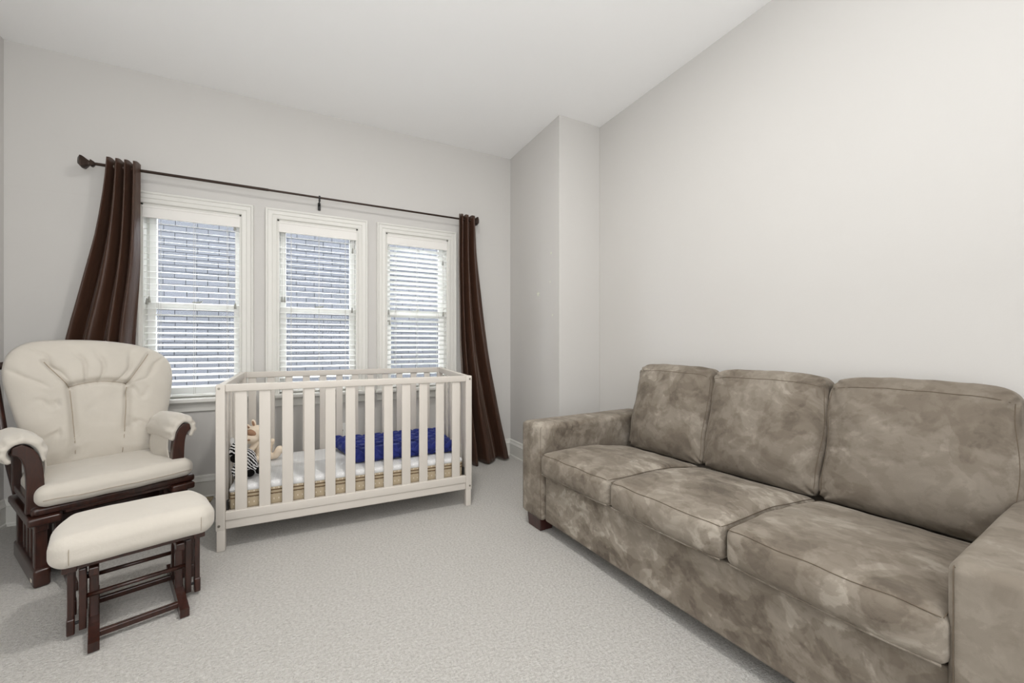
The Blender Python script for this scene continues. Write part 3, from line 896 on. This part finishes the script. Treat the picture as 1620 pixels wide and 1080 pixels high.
# seat frame
fr = MB(); V, Fc = rbox([.305, .026, .019], .014, seg=3); fr.add([(a, bb+.012, c+.338) for a, bb, c in V], Fc); gp(fr, 'front_rail', angle=40)
gp(MB().box((-.20, -.002, .306), (.20, .022, .322), .003), 'front_apron')
for sg in (-1, 1): gp(MB().box((sg*.25-.022, .02, .322), (sg*.25+.022, .50, .356), .004), 'seat_rail')
gp(MB().box((-.27, .47, .322), (.27, .505, .356), .004), 'rear_rail')
for k in range(5): gp(MB().box((-.23, .08+k*.085, .338), (.23, .12+k*.085, .352), .003), 'seat_slat')
# seat cushion
def sd(x, y, z):
    u, v, wz = x/.292, y/.255, z/.047
    top = max(0, wz)
    fx = 1+.012*(-v)
    fr_ = max(0, -v)
    y2 = y-.024*fr_*(1-u*u)
    z2 = z+top*.016*(1-u**4)*(1-v**4)-.008*max(0, v)*0+.003*fbm(x, y, z, 9)
    return (x*fx, y2, z2)
V, Fc = rbox([.292, .262, .047], .040, (26, 22, 3), 6, sd)
sc = MB().add([(a, bb+.222, c+.404) for a, bb, c in V], Fc).build('seat_cushion', 'cream', gl, smooth=True)
K = 30
pts = []
for k in range(K+1):
    x = (-1+2*k/K)*.272; q = sd(x, -.262, 0); pts.append((q[0], q[1]+.222-.0005, q[2]+.404-.012))
seam(pts, sc, 'cream_seam', .0016)
# wooden back frame (posts and top rail behind the cushion)
def lean(y, z): return y-.022+(z-.35)*.19
for sg in (-1, 1):
    gp(MB().tube([(sg*.270-.02, lean(.50, .33), .33), (sg*.305-.03, lean(.50, .65), .65), (sg*.325-.035, lean(.505, .96), .96), (sg*.320-.035, lean(.51, 1.0), 1.0)], [.019, .019, .017, .012], 10), 'back_post', smooth=True)
cr_ = MB(); cr_.tube([(-.345, lean(.51, .985), .985), (-.19, lean(.525, 1.02), 1.02), (-.03, lean(.53, 1.03), 1.03), (.14, lean(.525, 1.01), 1.01), (.275, lean(.51, .97), .97)], .020, 10); gp(cr_, 'crest_rail', smooth=True)
for k in range(5):
    x = -.22+k*.095; gp(MB().box((x-.018, lean(.508, .6)-.006, .36), (x+.018, lean(.508, .6)+.006, 1.0), .003, rot=Matrix.Rotation(-math.atan(.2), 3, 'X')), 'back_slat')
# back cushion
OUT = [(-.22, .420), (-.285, .46), (-.300, .60), (-.325, .74), (-.353, .90), (-.352, .99), (-.332, 1.055), (-.288, 1.100), (-.22, 1.122), (-.10, 1.128), (.02, 1.122), (.13, 1.104), (.215, 1.075), (.278, 1.030), (.310, .968), (.316, .89), (.300, .76), (.272, .62), (.248, .48), (.19, .420)]
WX = lambda x: (x+.022)*1.04+.010
OUT = [(WX(a), b) for a, b in OUT]
def outline(n):
    P = [Vector((a, b)) for a, b in OUT]; N = len(P); O = []
    for i in range(N):
        p0, p1, p2, p3 = P[i-1], P[i], P[(i+1) % N], P[(i+2) % N]
        for k in range(10):
            t = k/10
            O.append(.5*((2*p1)+(p2-p0)*t+(2*p0-5*p1+4*p2-p3)*t*t+(3*p1-p0-3*p2+p3)*t**3))
    return O
O = outline(0); NO = len(O); C0 = Vector((.010, .775))
def segd(p, a, b):
    a, b = Vector(a), Vector(b); t = max(0, min(1, (p-a).dot(b-a)/(b-a).length_squared)); return (p-(a+(b-a)*t)).length
TL, TR, BL, BR = (WX(-.136), .858), (WX(.090), .858), (WX(-.120), .405), (WX(.062), .405)
GR = [(TL, (WX(-.225), 1.005)), (TR, (WX(.200), 1.040))]
def groove(p):
    d = min(segd(p, TL, BL), segd(p, TR, BR))
    # top edge of the panel bows upward
    if TL[0] <= p.x <= TR[0]:
        u = (p.x-TL[0])/(TR[0]-TL[0]); d = min(d, abs(p.y-(.858+.055*u*(1-u)*1.6)))
    return d
def backsurf(p, rho, front):
    T = .095
    f = max(0, 1-rho**3.2)**.55
    if not front: return -.03*f
    g = groove(p); hgt = T*f
    hgt -= .030*math.exp(-(g/.016)**2)*min(1, f*1.5)
    inside = TL[0] < p.x < TR[0] and p.y < .875
    if inside: hgt -= .012*f*min(1, g/.03)
    for a, b in GR:
        d = segd(p, a, b); hgt -= .020*math.exp(-(d/.010)**2)*f
    # gathered pleats radiating from the panel's top edge
    if p.y > .86:
        th = math.atan2(p.y-.72, p.x+.02); r = (p.y-.86)/.26
        k = math.exp(-((r-.45)/.40)**2)
        pl_ = abs(math.sin(th*9+1.5*fbm(p.x, p.y, 0, 4)))
        hgt -= .026*(1-pl_)**3*k*f
    else:
        sx = abs(p.x+.02)
        if sx > .13:
            k = math.exp(-((sx-.13)/.10)**2)
            z = p.y+.10*(sx-.13)*(1 if p.x < 0 else -.5)
            hgt -= .015*max(0, math.sin(z*34+2*fbm(p.x*2, p.y, 1, 5)))**6*k*f*(1.3 if p.x > 0 else 1)
    hgt += .008*fbm(p.x, p.y, 5, 7)*f
    return hgt
NR = 44; V = []; idx = {}
def put(p, rho, front):
    hh = backsurf(p, rho, front)
    sl = .20; y0 = .455+(p.y-.42)*sl
    curve = -.10*(p.x+.02)**2*3
    V.append((p.x, y0-hh+curve*.6, p.y+ (hh*sl*.5)))
    return len(V)-1
def side(front):
    rings = []; cidx = put(C0, 0, front)
    for r in range(1, NR+1):
        rho = (r/NR)**.85
        rings.append([put(C0.lerp(q, rho), rho, front) for q in O])
    return cidx, rings
cf, rf = side(True); cb, rb = side(False)
Fc = []
for c, R in ((cf, rf), (cb, rb)):
    Fc += [(c, R[0][k], R[0][(k+1) % NO]) for k in range(NO)]
    Fc += [(R[r][k], R[r+1][k], R[r+1][(k+1) % NO], R[r][(k+1) % NO]) for r in range(NR-1) for k in range(NO)]
mbk = MB().add(V, Fc)
# weld the rims
me = bpy.data.meshes.new('back_cushion'); me.from_pydata(mbk.v, [], mbk.f)
bm = bmesh.new(); bm.from_mesh(me); bmesh.ops.remove_doubles(bm, verts=bm.verts[:], dist=1e-5); bmesh.ops.recalc_face_normals(bm, faces=bm.faces[:]); bm.to_mesh(me); bm.free()
me.materials.append(M['cream']); me.polygons.foreach_set('use_smooth', [True]*len(me.polygons))
bc = link('back_cushion', me, gl)
def onback(x, z, lift=.0):
    p = Vector((x, z)); hh = backsurf(p, .3, True)
    # estimate rho by ray to the outline
    d = p-C0
    best = 1e9
    for i in range(NO):
        a, b = O[i], O[(i+1) % NO]
        # intersection of ray C0+d*t with segment
        e = b-a; den = d.x*e.y-d.y*e.x
        if abs(den) < 1e-9: continue
        t = ((a.x-C0.x)*e.y-(a.y-C0.y)*e.x)/den; s = ((a.x-C0.x)*d.y-(a.y-C0.y)*d.x)/den
        if t > 0 and 0 <= s <= 1: best = min(best, t)
    rho = min(1, 1/best) if best < 1e8 else 0
    hh = backsurf(p, rho, True)+lift
    return (x, .455+(z-.42)*.20-hh-.06*3*(x+.02)**2, z+hh*.1)
def lp(a, b, n=16): return [(a[0]+(b[0]-a[0])*k/n, a[1]+(b[1]-a[1])*k/n) for k in range(n+1)]
for path in (lp(TL, (BL[0], .46)), lp(TR, (BR[0], .46)), lp(TL, (WX(-.222), 1.0)), lp(TR, (WX(.198), 1.036)), [(TL[0]+(TR[0]-TL[0])*k/16, .858+.088*(k/16)*(1-k/16)) for k in range(17)]):
    seam([onback(x, z, .0034) for x, z in path], bc, 'cream_seam', .0017)

# arms: curved boards with padded sleeves
ARM = [(.264, .330), (.262, .42), (.264, .50), (.271, .560), (.288, .606), (.318, .632)]
PAD = [(.238, .560), (.242, .608), (.260, .645), (.290, .665), (.326, .662), (.352, .636), (.355, .600), (.334, .574)]
def hook(x, sg): return x if sg < 0 else .262+(x-.262)*(.74 if x > .262 else 1)
XA = -.026
def smooth_path(P, k=5):
    P = [Vector(p) for p in P]; out = []
    for i in range(len(P)-1):
        p0, p1, p2, p3 = P[max(i-1, 0)], P[i], P[i+1], P[min(i+2, len(P)-1)]
        for j in range(k):
            t = j/k; out.append(.5*((2*p1)+(p2-p0)*t+(2*p0-5*p1+4*p2-p3)*t*t+(3*p1-p0-3*p2+p3)*t**3))
    out.append(P[-1]); return out
def ribbon(path, rl, rr):
    """outline around a path: rl, rr half widths per point (left / right of travel)"""
    L, R = [], []
    for i, p in enumerate(path):
        t = (path[min(i+1, len(path)-1)]-path[max(i-1, 0)]).normalized(); nrm = Vector((-t.y, t.x))
        L.append(p+nrm*rl(i/(len(path)-1))); R.append(p-nrm*rr(i/(len(path)-1)))
    e = path[-1]; t = (path[-1]-path[-2]).normalized()
    return L, R, e, t
for sg in (-1, 1):
    path = smooth_path([(hook(a, sg), b) for a, b in ARM])
    L, R, e, t = ribbon(path, lambda q: .028-.003*q, lambda q: .028-.003*q)
    prof = [(p.x*sg+XA, p.y) for p in L]+[((e+t*.016).x*sg+XA, (e+t*.016).y)]+[(p.x*sg+XA, p.y) for p in R[::-1]]
    ao = gp(MB().sweep(prof, .016, .056), 'arm_board', angle=50)
    bv = ao.modifiers.new('edge', 'BEVEL'); bv.width = .004; bv.segments = 2; bv.limit_method = 'ANGLE'; bv.angle_limit = math.radians(50)
    gp(MB().box((sg*.268+XA-.018, .05, .36), (sg*.268+XA+.018, .43, .39), .004), 'arm_rail')
    gp(MB().box((sg*.285+XA-.020, .05, .575), (sg*.285+XA+.026, .44, .622), .010, seg=2), 'arm_top_rail')
    gp(MB().box((sg*.275+XA-.016, .40, .36), (sg*.275+XA+.016, .44, .60), .004), 'arm_post')
    # padded sleeve wrapped over the arm
    up = smooth_path([(hook(a, sg), b) for a, b in PAD], 7); NU = len(up); NY = 34; NC = 10
    V = []
    for j in range(NY+1):
        q = j/NY; y = .022+.405*q
        endk = max(math.exp(-(q/.07)**2), math.exp(-((1-q)/.08)**2))     # elastic ends pull in
        rowv = []
        for side_ in (1, -1):
            rng = range(NU) if side_ > 0 else range(NU-1, -1, -1)
            for i in rng:
                p = up[i]; tt = (up[min(i+1, NU-1)]-up[max(i-1, 0)]).normalized(); nr = Vector((-tt.y, tt.x))
                u = i/(NU-1)
                edge = max(0, 1-abs(2*u-1)**6)**.5
                pucker = .0042*math.sin(u*46+1.7*math.sin(u*9))*(math.exp(-(q/.17)**2)+.9*math.exp(-((1-q)/.22)**2))
                thick = (.024+.003*math.sin(PI*u))*(1-.62*endk)*max(edge, .25)
                if side_ > 0: off = thick+pucker*edge+.0025*fbm(u*3, y*3, sg, 3)
                else: off = -min(.018, thick)*(1 if endk < .5 else .9)
                pp = p+nr*off
                pp.y += -.012*q+.010*math.sin(PI*q)
                rowv.append((pp.x*sg+XA, y-.010*math.exp(-(q/.1)**2)*edge, pp.y))
        V += rowv
    n = 2*NU
    Fc = [(j*n+k, j*n+(k+1) % n, (j+1)*n+(k+1) % n, (j+1)*n+k) for j in range(NY) for k in range(n)]
    for row_ in (0, NY): Fc += [(row_*n+k, row_*n+k+1, row_*n+n-2-k, row_*n+n-1-k) for k in range(NU-1)]
    po = gp(MB().add(V, Fc), 'arm_pad', 'cream', smooth=True)
    # pocket skirt hanging on the inner side
    V = []; NS = 14
    for j in range(NS+1):
        q = j/NS; y = .060+.27*q
        for k in range(8):
            w_ = k/7; zt = .600-.01*q; z = zt+(.446-zt)*w_
            x = .236-.020*w_*q-.010*math.sin(PI*w_)+.012*math.sin(q*8)*w_
            V.append((x*sg+XA, y, z))
    Fc = [(j*8+k, j*8+k+1, (j+1)*8+k+1, (j+1)*8+k) for j in range(NS) for k in range(7)]
    so = MB().add(V, Fc).build('skirt', 'cream_skirt', po, smooth=True)
    sdm = so.modifiers.new('thickness', 'SOLIDIFY'); sdm.thickness = .006; sdm.offset = 0

# ------------------------------------------------------------------ ottoman
ot = tag(empty('ottoman', (-.633, 2.223, 0), math.radians(18.6)), 'dark wood gliding footstool with cream cushion before the rocker', 'footstool')
def op(mb, name, mat='wood', par=ot, **k): return mb.build(name, mat, par, **k)
for sg in (-1, 1):
    r = MB(); prof = [(-.24, .004), (-.24, .036), (-.12, .050), (.0, .056), (.12, .050), (.24, .036), (.24, .004), (.20, .0), (-.20, .0)]
    xa, xb = sg*.127-.015, sg*.127+.015; n = len(prof)
    V = [(xa, y, z) for y, z in prof]+[(xb, y, z) for y, z in prof]
    op(r.add(V, [(k, (k+1) % n, n+(k+1) % n, n+k) for k in range(n)]+[tuple(range(n)), tuple(range(n, 2*n))]), 'base_rail')
    for yy in (-.055, .075): op(MB().box((sg*.127-.013, yy-.015, .045), (sg*.127+.013, yy+.015, .245), .003), 'base_post')
    op(MB().box((sg*.127-.014, -.12, .226), (sg*.127+.014, .14, .258), .004), 'base_beam')
    # hanging links
    for yy in (-.072, .085):
        op(MB().box((sg*.157-.010, yy-.016, .022), (sg*.157+.010, yy+.016, .252), .003), 'swing_link')
    for yy in (-.072, .085):
        op(MB().box((sg*.188-.009, yy-.013, .070), (sg*.188+.009, yy+.013, .275), .003), 'hanger')
        op(MB().box((sg*.188-.011, yy-.018, .014), (sg*.188+.011, yy+.018, .074), .004), 'hanger_block')
    op(MB().box((sg*.190-.020, -.125, .262), (sg*.190+.020, .13, .290), .004), 'cushion_beam')
    for zz, xx in ((.225, .142), (.050, .172)):
        op(MB().tube([(sg*(xx-.02), -.072, zz), (sg*(xx+.02), -.072, zz)], .006, 8), 'bolt', 'black')
for yy, zz, r in ((-.17, .030, .011), (.10, .032, .011)):
    op(MB().box((-.127, yy-r*.9, zz-r), (.127, yy+r*.9, zz+r), .003), 'stretcher')
for yy, zz in ((-.072, .140), (.085, .150)):
    op(MB().tube([(-.157, yy, zz), (.157, yy, zz)], .0085, 10), 'dowel', smooth=True)
op(MB().box((-.19, -.105, .262), (.19, -.080, .286), .003), 'cross_beam'); op(MB().box((-.19, .09, .262), (.19, .115, .286), .003), 'cross_beam')
def od(x, y, z):
    u, v, wz = x/.242, y/.172, z/.058
    tp = max(0, v)
    x2 = x*(1-.20*max(0, v-.15)**1.3)
    top = max(0, wz)
    z2 = z+top*.010*(1-u**4)*(1-v**4)+.0015*fbm(x, y, z, 8)
    y2 = y*(1-.10*max(0, abs(u)-.80)/.2*(1 if v < 0 else 0))
    return (x2, y2, z2)
V, Fc = rbox([.245, .175, .058], .046, (24, 18, 3), 7, od)
oc = MB().add([(a, bb+.008, c+.342) for a, bb, c in V], Fc).build('cushion', 'cream', ot, smooth=True)
for x in (-.190, .190):
    pts = []
    for k in range(9):
        z = -.040+.065*k/8; q = od(x, -.175, z*.9); pts.append((q[0], q[1]+.008-.0006+(.006*abs(k-6)/6 if k < 2 else 0), q[2]+.342))
    seam(pts, oc, 'cream_seam', .0010)
